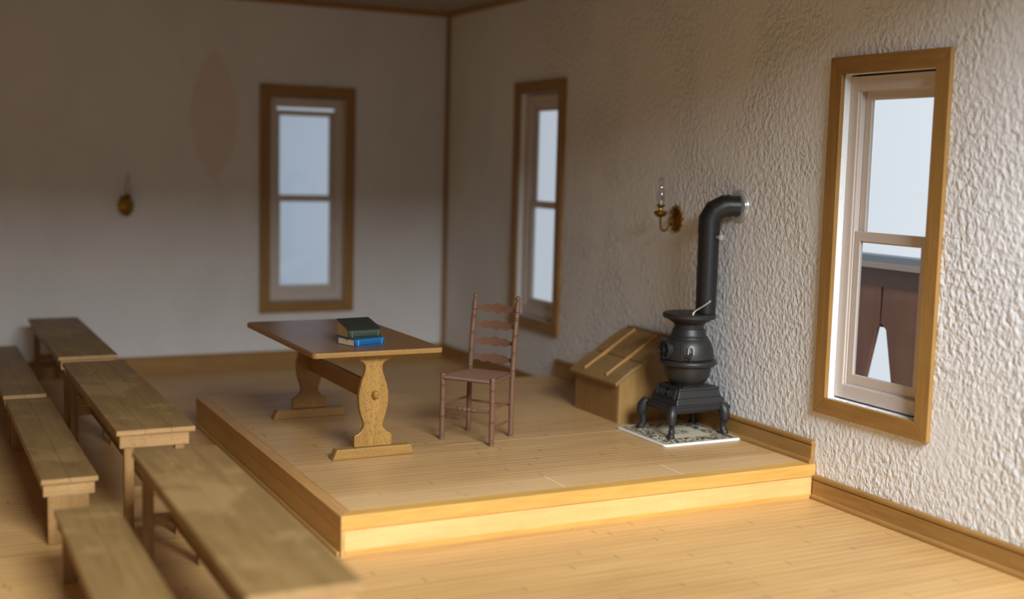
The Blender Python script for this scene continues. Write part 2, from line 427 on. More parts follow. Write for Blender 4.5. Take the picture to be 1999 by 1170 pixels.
window('window_2', W1, TR(W1), 'wood-framed sash window beyond the ladder-back chair')
window('window_3', W2, TR(W2), 'large near wood-framed sash window at the right')

# baseboards
def bb_prof(h):
    return [(0, 0), (.046, 0), (.046, .018), (.040, .030), (.033, .036), (.032, h-.040), (.024, h-.038), (.024, h-.032), (.034, h-.028), (.034, h-.012), (.026, h), (0, h)]
struct('baseboard_back', prism(new(), [(-d, z) for d, z in bb_prof(.165)], XL, 0, 'X'), M['trim_x'])
def bbr(name, y0, y1, zb, h): 
    return struct(name, prism(new(), [(-d, z+zb) for d, z in bb_prof(h)], y0, y1, 'Y'), M['trim_y'])
bbr('baseboard_right', YF, -6.535, 0, .172)
bbr('baseboard_right_rear', -2.745, -.046, 0, .165)
bbr('baseboard_platform', -6.50, -2.765, .2426, .165)
struct('baseboard_left', bx(new(), XL, XL+.03, YF, -.046, 0, .165), M['trim_y'])
# corner and ceiling mouldings
struct('trim_1', bx(new(), -.040, 0, -.040, 0, .165, H-.05), M['trim_z'], 0.006, label='thin wooden strip up the room corner')
struct('trim_2', prism(new(), [(0, H), (0, H-.055), (-.02, H-.055), (-.045, H-.02), (-.045, H)], XL, 0, 'X'), M['trim_x'])
struct('trim_3', prism(new(), [(0, H), (0, H-.055), (-.02, H-.055), (-.045, H-.02), (-.045, H)], YF, -.045, 'Y'), M['trim_y'])

# ------------------------------------------------------------------ platform
PZ = 0.2426; px0, px1, py0, py1 = -3.474, -0.003, -6.523, -2.745
pf = thing('teaching_platform', 'low wooden platform in the corner carrying the table, chair and stove', 'platform', (0, 0, 0))
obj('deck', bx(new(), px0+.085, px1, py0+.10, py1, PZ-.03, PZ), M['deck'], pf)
bm = prism(new(), [(px0, py0), (px0+.085, py0+.10), (px0+.085, py1), (px0, py1)], PZ-.085, PZ, 'Z')
obj('side_nosing', bm, M['edge_y'], pf, 0.003)
bm = prism(new(), [(px0+.001, py0), (px1, py0), (px1, py0+.10), (px0+.086, py0+.10)], PZ-.085, PZ, 'Z')
obj('front_nosing', bm, M['edge_x'], pf, 0.003)
bm = bx(new(), px0+.028, px1, py0+.010, py0+.03, .035, PZ-.085)
obj('riser', bm, M['riser'], pf)
obj('toe_strip', bx(new(), px0+.028, px1, py0+.004, py0+.03, 0.0, .035), M['edge_x'], pf, 0.003)
bm = bx(new(), px0+.004, px0+.028, py0+.006, py1, 0, PZ-.085)
obj('side_panel', bm, M['side'], pf)
obj('side_shoe', bx(new(), px0-.012, px0+.004, py0+.03, py1, 0, .026), M['side'], pf, 0.004)
obj('back_panel', bx(new(), px0+.028, px1, py1-.02, py1, 0, PZ-.03), M['side'], pf)

# ------------------------------------------------------------------ pupils' desks and benches
def slab(bm_, x0, x1, y0, y1, z0, z1): return bx(bm_, x0, x1, y0, y1, z0, z1)
def make_desk(label, loc, L):
    t = thing('school_desk', label, 'desk', loc, 0, 'long desks in the left row')
    # top of three planks
    W = .455; h = .662
    for i, (a, b) in enumerate(((0, .1652), (.1655, .3152), (.3155, W))):
        obj('top_plank', bx(new(), a, b, 0, L+random.uniform(-.002, .002), h-.030, h), M['desk_y'], t, 0.003, ends=True)
    for y0 in (.012, L-.042): obj('end_apron', bx(new(), .020, W-.035, y0, y0+.030, h-.108, h-.030), M['desk_x'], t, 0.004)
    for x0 in (.026, W-.059): obj('side_apron', bx(new(), x0, x0+.018, .042, L-.042, h-.100, h-.030), M['desk_y'], t, 0.002)
    for x0 in (.046, W-.115):
        for y0 in (.020, L-.075): obj('leg', bx(new(), x0, x0+.055, y0, y0+.052, 0, h-.108), M['desk_z'], t, 0.003)
    for y0 in (.030, L-.062): obj('cross_rail', bx(new(), .101, W-.115, y0, y0+.030, .250, .315), M['desk_x'], t, 0.003)
    obj('long_rail', bx(new(), W/2-.03, W/2+.0, .060, L-.062, .262, .300), M['desk_y'], t, 0.002)
    return t
def make_bench(label, loc, L):
    t = thing('school_bench', label, 'bench', loc, 0, 'long benches in the left row')
    W = .315; h = .394
    for a, b in ((0, .1574), (.1577, W)):
        obj('seat_plank', bx(new(), a, b, 0, L+random.uniform(-.002, .002), h-.030, h), M['desk_y'], t, 0.003, ends=True)
    for y0 in (.014, L-.044): obj('end_apron', bx(new(), .012, W-.018, y0, y0+.030, h-.105, h-.030), M['desk_x'], t, 0.004)
    for x0 in (.016, W-.040): obj('side_apron', bx(new(), x0, x0+.018, .044, L-.044, h-.095, h-.030), M['desk_y'], t, 0.002)
    for y0 in (.018, L-.052):
        b = new(); n = .07
        prism(b, [(.036, 0), (.036+n, 0), (.150, .065), (W-.050-n, 0), (W-.050, 0), (W-.050, h-.105), (.036, h-.105)], y0, y0+.034, 'Y')
        obj('leg', b, M['desk_z'], t, 0.003)
    return t
make_desk('dark rearmost desk standing against the back wall', (-4.585, -2.905, 0), 2.47)
make_desk('middle desk, its far end tucked by the rearmost desk', (-4.585, -5.755, 0), 2.58)
make_desk('large blurred nearest desk beside the platform corner', (-4.585, -8.72, 0), 2.44)
make_bench('rearmost low bench at the left edge by the back wall', (-5.000, -3.00, 0), 2.62)
make_bench('middle low bench left of the middle desk', (-4.995, -5.695, 0), 2.55)
make_bench('nearest blurred low bench left of the nearest desk', (-4.995, -8.95, 0), 2.62)

# ------------------------------------------------------------------ trestle table
tb = thing('trestle_table', 'brown wooden trestle table with shaped end legs carrying two books', 'table', (-2.815, -4.52, PZ), math.radians(0.6))
top = new(); hx, hy, rc = .470, .825, .035
poly = []
for cx_, cy_, a0 in ((hx-rc, hy-rc, 0), (-hx+rc, hy-rc, 90), (-hx+rc, -hy+rc, 180), (hx-rc, -hy+rc, 270)):
    for k in range(7):
        a = math.radians(a0+k*15); poly.append((cx_+rc*math.cos(a), cy_+rc*math.sin(a)))
prism(top, poly, .716, .757, 'Z')
tt = obj('table_top', top, [M['tab_top'], M['tab_x']], tb, 0.010, seg=3)
for p in tt.data.polygons:
    if abs(p.normal.z) < .5: p.material_index = 1
half = [(.138, 0.0), (.138, .075), (.133, .088), (.108, .100), (.087, .118), (.072, .140), (.069, .160), (.078, .195), (.092, .235), (.103, .285),
        (.109, .345), (.108, .390), (.100, .430), (.086, .480), (.070, .525), (.062, .560), (.064, .590), (.078, .608), (.104, .622), (.126, .636), (.136, .652), (.138, .668)]
for s in (-1, 1):
    z0 = .072; k = (.716-z0)/.668
    poly = [(x, z0+z*k) for x, z in half] + [(-x, z0+z*k) for x, z in reversed(half)]
    yc = s*.700
    p = new(); prism(p, poly, yc-.020, yc+.020, 'Y')
    obj('leg', p, M['tab_z'], tb, 0.008, smooth=True, seg=3)
    f = new(); prism(f, [(-.300, 0), (.300, 0), (.272, .072), (-.268, .072)], yc-.042, yc+.042, 'Y')
    obj('foot', f, M['tab_x'], tb, 0.009, seg=3)
    g = new(); tube(g, [(0.005, yc+s*.018, .435), (.005, yc+s*.045, .437), (.006, yc+s*.060, .438)], [.033, .031, .020], 8, 0.72, up=(0, 0, 1))
    obj('tenon_peg', g, M['tab_y'], tb, 0.004)
obj('stretcher', bx(new(), -.015, .015, -.680, .680, .375, .512), M['tab_y'], tb, 0.006)

# ------------------------------------------------------------------ books
TZ = PZ+.757
def P2(o, u, a, b): return (o[0]+u[0]*a-u[1]*b, o[1]+u[1]*a+u[0]*b)
def book(name, label, O, ang, z, ln, wd, h_spine, h_fore, cm, sm, pm, stamp):
    r = thing(name, label, 'book', (O[0], O[1], z), ang, 'two books stacked on the table')
    c = .005; n = 8
    def hgt(s): return h_spine+(h_fore-h_spine)*(s**0.8)
    # block: local x along spine, y away from spine
    b = new(); prof = [(.006+(wd-.012)*i/n, c) for i in range(n+1)] + [(.006+(wd-.012)*i/n, hgt(i/n)-c) for i in range(n, -1, -1)]
    prism(b, prof, .004, ln-.004, 'X'); obj('page_block', b, pm, r)
    b = new(); bx(b, 0, ln, 0, wd, 0, c); obj('back_cover', b, cm, r, 0.0015)
    b = new(); prof = [(wd*i/n, hgt(i/n)-c) for i in range(n+1)] + [(wd*i/n, hgt(i/n)) for i in range(n, -1, -1)]
    prism(b, prof, 0, ln, 'X'); obj('front_cover', b, cm, r, 0.001)
    b = new(); prism(b, [(.006, 0), (-.004, h_spine*.25), (-.005, h_spine*.6), (.002, h_spine), (.010, h_spine), (.010, 0)], 0, ln, 'X')
    sp_ = obj('spine', b, sm, r, 0.0015)
    for a0, a1 in stamp:
        b = new(); bx(b, a0, a1, -.0065, -.003, h_spine*.12, h_spine*.88); obj('spine_band', b, M['bluestamp'] if sm is M['blue'] else M['greenstamp'], sp_)
    return r
book('book', 'blue clothbound book lying flat under the green one', (-2.922, -5.167), math.radians(17.6), TZ, .252, .202, .052, .052, M['blue'], M['blue'], M['paper'], ((.022, .028), (.225, .229)))
g = book('book', 'worn dark green book lying on top of the blue book', (-2.950, -5.120), math.radians(9), TZ+.052, .250, .185, .056, .118, M['green'], M['greenspine'], M['paperold'], ((.020, .024), (.222, .226)))

# ------------------------------------------------------------------ ladder-back chair
ch = thing('ladder_back_chair', 'brown ladder-back chair with a woven seat behind the table', 'chair', (-1.877, -4.962, PZ), math.radians(-53.1))
def post(bm_, pts, r0, rings, n=60, foot=True, seg=14):
    """turned post: grooves at the given heights"""
    pts = [Vector(p) for p in pts]; P_, R_ = [], []
    tot = pts[-1].z - pts[0].z
    zs = sorted(set([pts[0].z+tot*i/n for i in range(n+1)] + [z+d for z in rings for d in (-.008, -.004, 0, .004, .008)]))
    for z in zs:
        for a, b in zip(pts, pts[1:]):
            if a.z-1e-6 <= z <= b.z+1e-6:
                k = (z-a.z)/max(1e-6, b.z-a.z); p = a.lerp(b, k); break
        else: continue
        r = r0
        for q in rings:
            d = abs(z-q)
            if d < .0015: r *= 0.80
            elif d < .0055: r *= 1.06
        P_.append(p); R_.append(r)
    tube(bm_, P_, R_, seg, up=(1, 0, 0))
    return bm_
for s in (-1, 1):
    x = s*.205
    b = post(new(), [(x, -.188, 0), (x, -.188, .478)], .0195, [.03, .045, .17, .18, .30, .315, .40, .41])
    lathe(b, [(.0195, .478), (.021, .486), (.017, .494), (.0, .497)], (x, -.188, 0), 14)
    obj('front_leg', b, M['chair'], ch, smooth=True, angle=50)
for s in (-1, 1):
    x = s*.180
    pts = [(x, .175, 0), (x, .178, .30), (x, .182, .48), (x, .200, .70), (x, .228, .90), (x, .243, 1.0)]
    b = post(new(), pts, .0195, [.02, .50, .62, .635, .75, .765, .87, .885, .93])
    lathe(b, [(.0195, 1.0), (.012, 1.008), (.012, 1.013), (.018, 1.022), (.019, 1.030), (.013, 1.042), (.006, 1.052), (0, 1.056)], (x, .243, 0), 14)
    obj('back_post', b, M['chair'], ch, smooth=True, angle=50)
def rail(p, q, r=.011, beads=(), seg=10):
    p, q = Vector(p), Vector(q); n = 40; P_, R_ = [], []
    for i in range(n+1):
        t = i/n; P_.append(p.lerp(q, t)); rr = r*(0.75+.45*math.sin(PI*t))
        for bq in beads:
            d = abs(t-bq)
            if d < .03: rr = r*(1.15+.55*math.cos(d/.03*PI/2))
        R_.append(rr)
    return tube(new(), P_, R_, seg)
obj('front_stretcher', rail((-.205, -.188, .245), (.205, -.188, .245), .012, (.36, .45, .55, .64)), M['chair'], ch, smooth=True)
for s in (-1, 1):
    obj('side_stretcher', rail((s*.205, -.188, .268), (s*.180, .178, .268), .009), M['chair'], ch, smooth=True)
    obj('side_stretcher', rail((s*.205, -.188, .130), (s*.180, .176, .130), .008), M['chair'], ch, smooth=True)
obj('back_stretcher', rail((-.180, .178, .238), (.180, .178, .238), .009), M['chair'], ch, smooth=True)
# woven rush seat
st = new(); N = 28
for i in range(N):      # cords wrap the front and back rails
    t0 = -1+2*i/N; t1 = -1+2*(i+1)/N; tm = (t0+t1)/2
    w_f, w_b = .187, .163
    pts = [(tm*w_f, -.196, .455), (tm*w_f, -.208, .465), (tm*w_f, -.205, .476), (tm*w_f, -.180, .480), (tm*(w_f+w_b)/2, 0, .476), (tm*w_b, .172, .480), (tm*w_b, .190, .470), (tm*w_b, .180, .458)]
    tube(st, pts, .0068, 6)
bx(st, -.170, .170, -.180, .175, .452, .474)
obj('seat', st, M['chair'], ch, smooth=True)
for s in (-1, 1):
    obj('seat_rail', rail((s*.204, -.188, .466), (s*.181, .180, .466), .012), M['chair'], ch, smooth=True)
# scalloped slats
for zc in (.940, .815, .690, .565):
    yb = .182+max(0, (zc-.48))*.112+.005
    b = new(); n = 48; F = []; B = []
    for i in range(n+1):
        t = -1+2*i/n; x = t*.178
        tp = .029+.010*math.cos(t*PI) + .005*math.cos(t*PI*4.0)
        bt = -.022-.006*math.cos(t*PI) - .006*math.cos(t*PI*4.0)
        yy = yb+.026*(1-t*t)
        F.append((b.verts.new((x, yy-.005, zc+tp)), b.verts.new((x, yy-.005, zc+bt))))
        B.append((b.verts.new((x, yy+.005, zc+tp)), b.verts.new((x, yy+.005, zc+bt))))
    for i in range(n):
        b.faces.new((F[i][0], F[i+1][0], F[i+1][1], F[i][1])); b.faces.new((B[i][0], B[i][1], B[i+1][1], B[i+1][0]))
        b.faces.new((F[i][0], B[i][0], B[i+1][0], F[i+1][0])); b.faces.new((F[i][1], F[i+1][1], B[i+1][1], B[i][1]))
    b.faces.new((F[0][0], F[0][1], B[0][1], B[0][0])); b.faces.new((F[n][0], B[n][0], B[n][1], F[n][1]))
    obj('back_slat', b, M['chair'], ch, smooth=True, angle=40)

# ------------------------------------------------------------------ slant-top bin
bn = thing('slant_top_bin', 'wooden storage bin with a sloping battened lid between window and stove', 'bin', (0, 0, PZ))
y0, y1 = -4.885, -4.190; xb = -.048
def zl(x): return .300 + (x+.65)*(.352/.55)      # lid underside height above the platform
b = new(); prism(b, [(-.615, 0), (xb, 0), (xb, zl(-.10)-.004), (-.10, zl(-.10)-.004), (-.615, zl(-.615)-.002)], y0+.018, y0, 'Y')
obj('side_panel', b, M['bin_z'], bn, 0.002)
b = new(); prism(b, [(-.615, 0), (xb, 0), (xb, zl(-.10)-.004), (-.10, zl(-.10)-.004), (-.615, zl(-.615)-.002)], y1-.018, y1, 'Y')
obj('side_panel', b, M['bin_z'], bn, 0.002)
obj('front_panel', bx(new(), -.617, -.597, y0+.018, y1-.018, 0, zl(-.615)-.002), M['bin_y'], bn, 0.002)
obj('back_panel', bx(new(), xb-.018, xb, y0+.018, y1-.018, 0, zl(-.10)-.004), M['bin_y'], bn)
obj('back_cleat', bx(new(), -.115, xb, y0-.02, y1+.02, zl(-.10)-.004, zl(-.10)+.024), M['bin_x'], bn, 0.004)
def lidboard(xa, xb_, bow):
    b = new(); n = 8; lo = []; hi = []
    for i in range(n+1):
        t = i/n; x = xa+(xb_-xa)*t; z = zl(x)+bow*4*t*(1-t); lo.append((x, z-0)); hi.append((x-.010, z+.027))
    prism(b, lo+hi[::-1], y0-.024, y1+.030, 'Y'); return b
lid = obj('lower_lid', lidboard(-.655, -.412, .010), M['bin_x'], bn, 0.006)
lid2 = obj('upper_lid', lidboard(-.405, -.118, .010), M['bin_x'], bn, 0.006)
for yc in (-4.355, -4.700):
    b = new(); xs = [-.615+i*(.48/10) for i in range(11)]
    prism(b, [(x-.008, zl(x)+.026) for x in xs] + [(x-.016, zl(x)+.050) for x in xs[::-1]], yc-.009, yc+.009, 'Y')
    obj('batten', b, M['batten'], bn, 0.003)

# ------------------------------------------------------------------ stove mat
mt = thing('stove_mat', 'square cream stove mat with black scroll pattern and white rim', 'mat', (-.385, -5.385, PZ))
b = new(); poly = []; hw = .345; rc = .035
for cx_, cy_, a0 in ((hw-rc, hw-rc, 0), (-hw+rc, hw-rc, 90), (-hw+rc, -hw+rc, 180), (hw-rc, -hw+rc, 270)):
    for k in range(7):
        a = math.radians(a0+k*15); poly.append((cx_+rc*math.cos(a), cy_+rc*math.sin(a)))
prism(b, [(x*.985, y*.985) for x, y in poly], .004, .0195, 'Z')
obj('patterned_panel', b, M['mat'], mt)
b = new(); prism(b, poly, 0, .016, 'Z'); obj('rim', b, M['white_edge'], mt, 0.005)
mt.scale = (1, 1.0, 1)

# ------------------------------------------------------------------ potbelly stove
SX, SY = -.305, -5.360; SZ = PZ+.0195
sv = thing('potbelly_stove', 'black cast-iron potbelly stove on the patterned mat', 'stove', (SX, SY, SZ))
def Zs(z): return z-SZ
b = lathe(new(), [(.118, Zs(.615)), (.125, Zs(.640)), (.140, Zs(.652)), (.158, Zs(.675)), (.172, Zs(.710)), (.180, Zs(.750)), (.183, Zs(.785)),
      (.185, Zs(.83)), (.198, Zs(.838)), (.197, Zs(.87)), (.190, Zs(.91)), (.176, Zs(.95)), (.160, Zs(.980)), (.149, Zs(.990)), (.147, Zs(.998)),
      (.139, Zs(1.003)), (.132, Zs(1.020)), (.125, Zs(1.045)), (.121, Zs(1.058)), (.113, Zs(1.062)), (.113, Zs(1.085)), (.120, Zs(1.098)), (.138, Zs(1.112)), (.158, Zs(1.122)), (.158, Zs(1.134)), (0, Zs(1.136))], seg=56)
obj('belly', b, M['iron'], sv, smooth=True, angle=40)
b = lathe(new(), [(.180, Zs(.775)), (.205, Zs(.778)), (.218, Zs(.788)), (.222, Zs(.803)), (.218, Zs(.818)), (.205, Zs(.826)), (.180, Zs(.830))], seg=56)
obj('belly_ring', b, M['iron'], sv, smooth=True, angle=60)
b = lathe(new(), [(0, Zs(1.132)), (.176, Zs(1.134)), (.196, Zs(1.140)), (.204, Zs(1.150)), (.204, Zs(1.168)), (.196, Zs(1.178)), (.182, Zs(1.180)), (.176, Zs(1.177)), (.10, Zs(1.176)), (.096, Zs(1.180)), (0, Zs(1.181))], seg=56)
obj('top_plate', b, M['iron'], sv, smooth=True, angle=30)
# lid lifter
b = tube(new(), [(-.075, -.150, Zs(1.175)), (-.072, -.151, Zs(1.195)), (-.055, -.153, Zs(1.212)), (.000, -.157, Zs(1.240)), (.050, -.160, Zs(1.268)), (.072, -.161, Zs(1.284))], [.012, .009, .007, .006, .007, .008], 10)
obj('lid_lifter', b, M['pewter'], sv, smooth=True)
# base frustum with steps
def frust(bm_, c, a, b_, z0, a2, b2, z1):
    v = [bm_.verts.new((c[0]+sx*a, c[1]+sy*b_, z0)) for sx, sy in ((-1,-1),(1,-1),(1,1),(-1,1))]
    u = [bm_.verts.new((c[0]+sx*a2, c[1]+sy*b2, z1)) for sx, sy in ((-1,-1),(1,-1),(1,1),(-1,1))]
    bm_.faces.new(v[::-1]); bm_.faces.new(u)
    for i in range(4): bm_.faces.new((v[i], v[(i+1) % 4], u[(i+1) % 4], u[i]))
bc = (.018, .008)
b = new()
frust(b, bc, .222, .182, Zs(.496), .208, .170, Zs(.545)); frust(b, bc, .202, .166, Zs(.545), .180, .152, Zs(.600))
frust(b, bc, .184, .156, Zs(.600), .180, .152, Zs(.622)); frust(b, bc, .13, .13, Zs(.622), .125, .125, Zs(.630))
base = obj('firebox_base', b, M['iron'], sv, 0.004)
b = new()
frust(b, bc, .250, .186, Zs(.436), .262, .196, Zs(.452)); frust(b, (bc[0]-.006, bc[1]), .268, .200, Zs(.452), .268, .200, Zs(.482)); frust(b, (bc[0]-.006, bc[1]), .258, .192, Zs(.482), .250, .188, Zs(.496))
obj('hearth_flange', b, M['iron'], sv, 0.004)
# ash door with slots on the front (-x) slope
ad = new(); nrm = Vector((-(.600-.545), 0, .022)).normalized()
def on_slope(y, s, d):  # s 0..1 along slope from the bottom, d outwards
    x0_, z0_, x1_, z1_ = bc[0]-.206, Zs(.535), bc[0]-.182, Zs(.610)
    v = Vector((x0_+(x1_-x0_)*s, y, z0_+(z1_-z0_)*s)); return v+Vector((-.952, 0, .305))*d
def slope_box(bm_, ya, yb_, sa, sb, d0, d1):
    v = [bm_.verts.new(on_slope(y, s, d)) for d in (d0, d1) for s in (sa, sb) for y in (ya, yb_)]
    for f in ((0,2,3,1), (4,5,7,6), (0,1,5,4), (2,6,7,3), (0,4,6,2), (1,3,7,5)): bm_.faces.new([v[i] for i in f])
b = new()
for q in ((-.125, .125, 0.0, .09), (-.125, .125, .91, 1.0), (-.125, -.112, .09, .91), (.112, .125, .09, .91)): slope_box(b, *q, -.012, .016)
for yy in (-.088, -.060, -.032, .032, .060, .088): slope_box(b, yy-.006, yy+.006, .16, .86, -.004, .012)
slope_box(b, -.016, .016, .36, .64, -.004, .013); slope_box(b, -.032, .032, .46, .54, -.004, .010)
gr = obj('ash_door', b, M['iron'], base, 0.002)
gr.parent = sv
b = new(); slope_box(b, -.113, .113, .08, .92, -.004, .004); obj('ash_door_recess', b, M['recess'], sv)
for yy in (-.05, .05): pass
# fire door: curved plate on the belly, draft wheel, latch
def belly_r(z):
    pr = [(.185, .83), (.198, .838), (.197, .87), (.190, .91), (.176, .95), (.160, .980)]
    for (r0, z0_), (r1, z1_) in zip(pr, pr[1:]):
        if z0_ <= z <= z1_: return r0+(r1-r0)*(z-z0_)/(z1_-z0_)
    return .18
def curved(bm_, t0, t1, za, zb, d0, d1, n=16, rr=None):
    rows = []
    for i in range(n+1):
        th = math.radians(t0+(t1-t0)*i/n)
        col_ = []
        for z in (za, (za+zb)/2, zb):
            r = rr if rr else .197
            for d in (d0, d1): col_.append(bm_.verts.new((-(r+d)*math.cos(th), -(r+d)*math.sin(th), Zs(z))))
        rows.append(col_)
    for A, B in zip(rows, rows[1:]):
        for q in ((0, 2), (2, 4)):
            bm_.faces.new((A[q[0]+1], B[q[0]+1], B[q[1]+1], A[q[1]+1])); bm_.faces.new((A[q[0]], A[q[1]], B[q[1]], B[q[0]]))
        bm_.faces.new((A[4], A[5], B[5], B[4])); bm_.faces.new((A[0], B[0], B[1], A[1]))
    for R_ in (rows[0], rows[-1]): bm_.faces.new((R_[0], R_[1], R_[3], R_[2])); bm_.faces.new((R_[2], R_[3], R_[5], R_[4]))
b = new(); curved(b, -46, 46, .834, .972, -.03, .010)
curved(b, -46, 46, .962, .976, .0, .016); curved(b, -46, 46, .832, .844, .0, .016); curved(b, 40, 46, .834, .974, 0, .016); curved(b, -46, -40, .834, .974, 0, .016)
dr = obj('fire_door', b, M['iron'], sv, 0.002, smooth=True, angle=30)
MW = Matrix.Translation((-.212, -.010, Zs(.905))) @ Matrix.Rotation(-PI/2, 4, 'Y')
b = new(); lathe(b, [(.0, -.02), (.068, -.02), (.068, .012), (0, .012)], seg=32, mat=MW); obj('draft_boss', b, M['recess'], sv)
b = new()
lathe(b, [(.058, -.02), (.072, -.02), (.073, .016), (.067, .022), (.060, .020), (.058, .010)], seg=36, mat=MW)
for k in range(3):
    a = k*PI/3+.0
    p = Vector((math.cos(a)*.062, math.sin(a)*.062, .016)); tube(b, [MW @ p, MW @ -Vector((p.x, p.y, -p.z))], .0055, 6)
lathe(b, [(0, .008), (.015, .010), (.015, .022), (.008, .028), (0, .029)], seg=16, mat=MW)
obj('draft_wheel', b, M['iron'], sv, smooth=True, angle=40)
th = math.radians(62)
def on_b(th_deg, d, z): 
    a = math.radians(th_deg); return (-(.198+d)*math.cos(a), -(.198+d)*math.sin(a), Zs(z))
b = new(); tube(b, [on_b(60, .008, .838), on_b(60, .012, .870), on_b(60, .014, .895)], .010, 10); tube(b, [on_b(50, .006, .865), on_b(60, .012, .868)], .012, 8)
tube(b, [on_b(60, .000, .820), on_b(60, .016, .842)], .012, 8); obj('door_latch', b, M['iron'], sv, smooth=True)
b = new(); tube(b, [on_b(55.5, .012, .885), on_b(56, .016, .925), on_b(58, .018, .942), on_b(61, .019, .948), on_b(64, .018, .942), on_b(66, .016, .925), on_b(66.5, .012, .885)], .0055, 8)
h_ = obj('latch_handle', b, M['silver'], sv, smooth=True); h_['label'] = 'bright silver latch loop'
# cabriole legs
for sx, sy in ((-1, -1), (1, -1), (1, 1), (-1, 1)):
    cx_, cy_ = bc[0]-.006+(.198 if sx > 0 else -.245), bc[1]+sy*.178; dx, dy = (.34 if sx > 0 else -.72), sy*.69
    P_ = [(0, Zs(.492)), (.016, Zs(.470)), (.034, Zs(.440)), (.040, Zs(.410)), (.038, Zs(.380)), (.034, Zs(.374)), (.026, Zs(.350)), (.022, Zs(.325)), (.026, Zs(.300)), (.036, Zs(.285)), (.044, .012), (.044, .0)]
    R_ = [.028, .038, .042, .040, .037, .028, .024, .022, .024, .029, .033, .031]
    b = tube(new(), [(cx_+dx*d, cy_+dy*d, z) for d, z in P_], R_, 12, 0.95, up=(dx, dy, 0))
    obj('leg', b, M['iron'], sv, smooth=True, angle=45)

# ------------------------------------------------------------------ stove pipe
pp = thing('stove_pipe', 'black stove pipe rising from the stove and elbowing into the wall', 'pipe', (0, 0, 0))
pa = Vector((-.205, -5.425, 1.1785)); pw = Vector((-.018, -5.530, 2.0)); R0 = .081
hd = (Vector((pw.x, pw.y, 0))-Vector((pa.x, pa.y, 0))).normalized(); top_z = 2.0
A = Vector((pa.x, pa.y, 0)); rb = .135
pts = [Vector((A.x, A.y, 1.181)), Vector((A.x, A.y, 1.80))]
b = tube(new(), pts, [R0*.96, R0], 32); obj('lower_pipe', b, M['pipe'], pp, smooth=True, angle=40)
el = [Vector((A.x, A.y, 1.795))]
for k in range(3):
    a = math.radians([12, 45, 78][k])
    el.append(Vector((A.x, A.y, 0)) + hd*(rb*(1-math.cos(a))) + Vector((0, 0, top_z-rb+rb*math.sin(a))))
el.append(Vector((A.x, A.y, top_z)) + hd*(rb+.012))
b = tube(new(), el, R0+.003, 32); obj('elbow', b, M['pipe'], pp, smooth=True, angle=14)
b = tube(new(), [el[-1]-hd*.005, pw+hd*.008], R0-.003, 32); obj('wall_stub', b, M['pipe'], pp, smooth=True, angle=40)
b = tube(new(), [Vector((A.x, A.y, 1.793)), Vector((A.x, A.y, 1.800))], R0+.005, 32); obj('seam_band', b, M['pipe'], pp, smooth=True, angle=40)
b = tube(new(), [el[-1]-hd*.008, el[-1]], R0+.006, 32); obj('seam_band', b, M['pipe'], pp, smooth=True, angle=40)
kd = Vector((.25, -.97, 0)).normalized(); kp = Vector((A.x, A.y, 1.765))+kd*R0
b = tube(new(), [kp-kd*.004, kp+kd*.022], [.010, .008], 10)
MK = Matrix.Translation(kp+kd*.02) @ kd.to_track_quat('Z', 'Y').to_matrix().to_4x4()
lathe(b, [(0, 0), (.014, .002), (.025, .014), (.022, .027), (0, .032)], seg=14, mat=MK)
k_ = obj('damper_knob', b, M['silver'], pp, smooth=True); k_['label'] = 'small silver damper knob'
# collar on the wall
MC = Matrix.Translation((-.001, -5.530, 2.0)) @ Matrix.Rotation(-PI/2, 4, 'Y')
b = new()
lathe(b, [(.076, 0), (.125, 0), (.125, .005), (.112, .008), (.110, .013), (.103, .013), (.100, .018), (.094, .018), (.090, .012), (.086, .020), (.076, .020)], seg=48, mat=MC)
obj('wall_collar', b, plain('clear_collar', (214, 214, 210), 0.25, 0.35), pp, smooth=True, angle=30)['label'] = 'pale ringed collar against the wall'

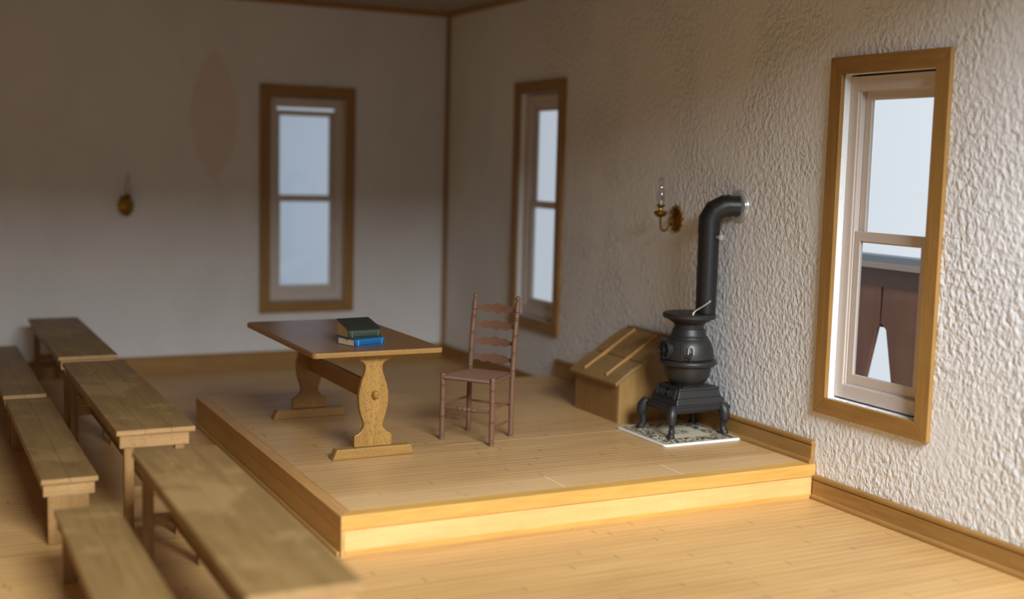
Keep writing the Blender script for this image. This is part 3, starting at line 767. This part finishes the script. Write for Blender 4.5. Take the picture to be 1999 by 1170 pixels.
# ------------------------------------------------------------------ wall sconces
def sconce(label, T_):
    r = thing('oil_lamp_sconce', label, 'wall lamp', (0, 0, 0), 0, 'brass oil lamp sconces'); r.matrix_world = T_
    # local: +Y out of the wall, Z up, origin at plate centre
    n = 64; b = new(); F = []; B = []
    for i in range(n):
        a = 2*PI*i/n; rr = 1+.13*math.cos(a*12)
        F.append(b.verts.new((.078*rr*math.cos(a), .012, .100*rr*math.sin(a)))); B.append(b.verts.new((.080*rr*math.cos(a), .0005, .103*rr*math.sin(a))))
    f2 = [b.verts.new((.052*math.cos(2*PI*i/n), .020, .070*math.sin(2*PI*i/n))) for i in range(n)]
    f3 = [b.verts.new((.034*math.cos(2*PI*i/n), .034, .050*math.sin(2*PI*i/n))) for i in range(n)]
    c_ = b.verts.new((0, .040, 0)); b.faces.new(B)
    for i in range(n):
        j = (i+1) % n
        b.faces.new((F[i], B[i], B[j], F[j])); b.faces.new((F[i], F[j], f2[j], f2[i])); b.faces.new((f2[i], f2[j], f3[j], f3[i])); b.faces.new((f3[i], f3[j], c_))
    pl = obj('wall_plate', b, M['brass'], r, smooth=True, angle=50)
    for k in range(12):
        b = new(); a = 2*PI*k/12; bmesh.ops.create_icosphere(b, subdivisions=2, radius=.013, matrix=Matrix.Translation((.078*math.cos(a), .014, .101*math.sin(a))))
        obj('plate_bead', b, M['brass'], pl, smooth=True)
    ap = [(0, .034, .010), (0, .060, .012), (0, .074, -.010), (0, .082, -.055), (0, .100, -.088), (0, .125, -.098), (0, .148, -.086), (0, .160, -.055), (0, .163, -.010), (0, .164, .02)]
    q = []
    for i in range(len(ap)-1):
        p0 = Vector(ap[max(0, i-1)]); p1 = Vector(ap[i]); p2 = Vector(ap[i+1]); p3 = Vector(ap[min(len(ap)-1, i+2)])
        for k in range(4):
            t = k/4; q.append(.5*((2*p1)+(p2-p0)*t+(2*p0-5*p1+4*p2-p3)*t*t+(3*p1-3*p2+p3-p0)*t**3))
    q.append(Vector(ap[-1]))
    obj('arm', tube(new(), q, .0085, 10), M['brass'], r, smooth=True)
    b = lathe(new(), [(0, .012), (.020, .014), (.038, .024), (.050, .040), (.056, .056), (.056, .060), (.046, .060), (.034, .066), (.016, .070), (.013, .086), (.020, .092), (.030, .098), (.036, .110), (.036, .116), (0, .117)], (0, .165, 0), 28)
    obj('font_cup', b, M['brass'], r, smooth=True, angle=40)
    b = lathe(new(), [(0, .116), (.019, .116), (.019, .135), (.014, .150), (0, .152)], (0, .165, 0), 16)
    obj('burner', b, M['silver'], r, smooth=True)
    b = new(); pr = [(.020, .118), (.030, .145), (.035, .175), (.032, .205), (.022, .240), (.017, .280), (.016, .335)]
    seg = 24; rings = [[b.verts.new((r_*math.cos(2*PI*i/seg), .165+r_*math.sin(2*PI*i/seg), z)) for i in range(seg)] for r_, z in pr]
    for A_, B_ in zip(rings, rings[1:]):
        for i in range(seg): b.faces.new((A_[i], A_[(i+1) % seg], B_[(i+1) % seg], B_[i]))
    o = obj('glass_chimney', b, M['lampglass'], r, smooth=True)
    s_ = o.modifiers.new('wall', 'SOLIDIFY'); s_.thickness = .0015
    b = lathe(new(), [(0, .150), (.010, .152), (.013, .165), (.009, .185), (.003, .205), (0, .210)], (0, .165, 0), 12)
    obj('flame_bulb', b, M['lampglass'], r, smooth=True)
    return r
sconce('brass oil lamp sconce on the right wall beside the stove pipe', Matrix.Translation((-.001, -4.698, 1.862)) @ Matrix.Rotation(PI/2, 4, 'Z'))
sconce('brass oil lamp sconce on the dark back wall above the desks', Matrix.Translation((-3.592, -.001, 1.745)) @ Matrix.Rotation(PI, 4, 'Z'))

# ------------------------------------------------------------------ outside the near window
ob = thing('outside_stand', 'brown wooden stand outside the near window with a splayed opening', 'stand', (1.0, -6.0, 0))
y_a, y_b = -.95, .95      # local y along the wall
obj('ledge', bx(new(), -.02, .10, y_a, y_b, 1.555, 1.600), M['outer_edge'], ob)
obj('top_board', bx(new(), .0, .16, y_a, y_b, 1.600, 1.650), M['outer_grey'], ob)
obj('rail', bx(new(), .0, .06, y_a, y_b, 1.415, 1.555), M['outer_dark'], ob)
b = new(); prism(b, [(.01, 1.415), (y_b, 1.415), (y_b, .0), (.30, 0), (.04, 1.09), (.005, 1.14)], .01, .05, 'X'); obj('panel', b, M['outer'], ob)
b = new(); prism(b, [(-.02, 1.415), (y_a, 1.415), (y_a, .0), (-.30, 0), (-.07, 1.09), (-.01, 1.14)], .01, .05, 'X'); obj('panel', b, M['outer'], ob)
b = new(); prism(b, [(.05, 1.415), (-.06, 1.415), (-.075, 1.10), (.05, 1.10)], .052, .07, 'X'); obj('gap_shade_block', b, M['recess'], ob)  # near-black block painted in as deep shade between the panels
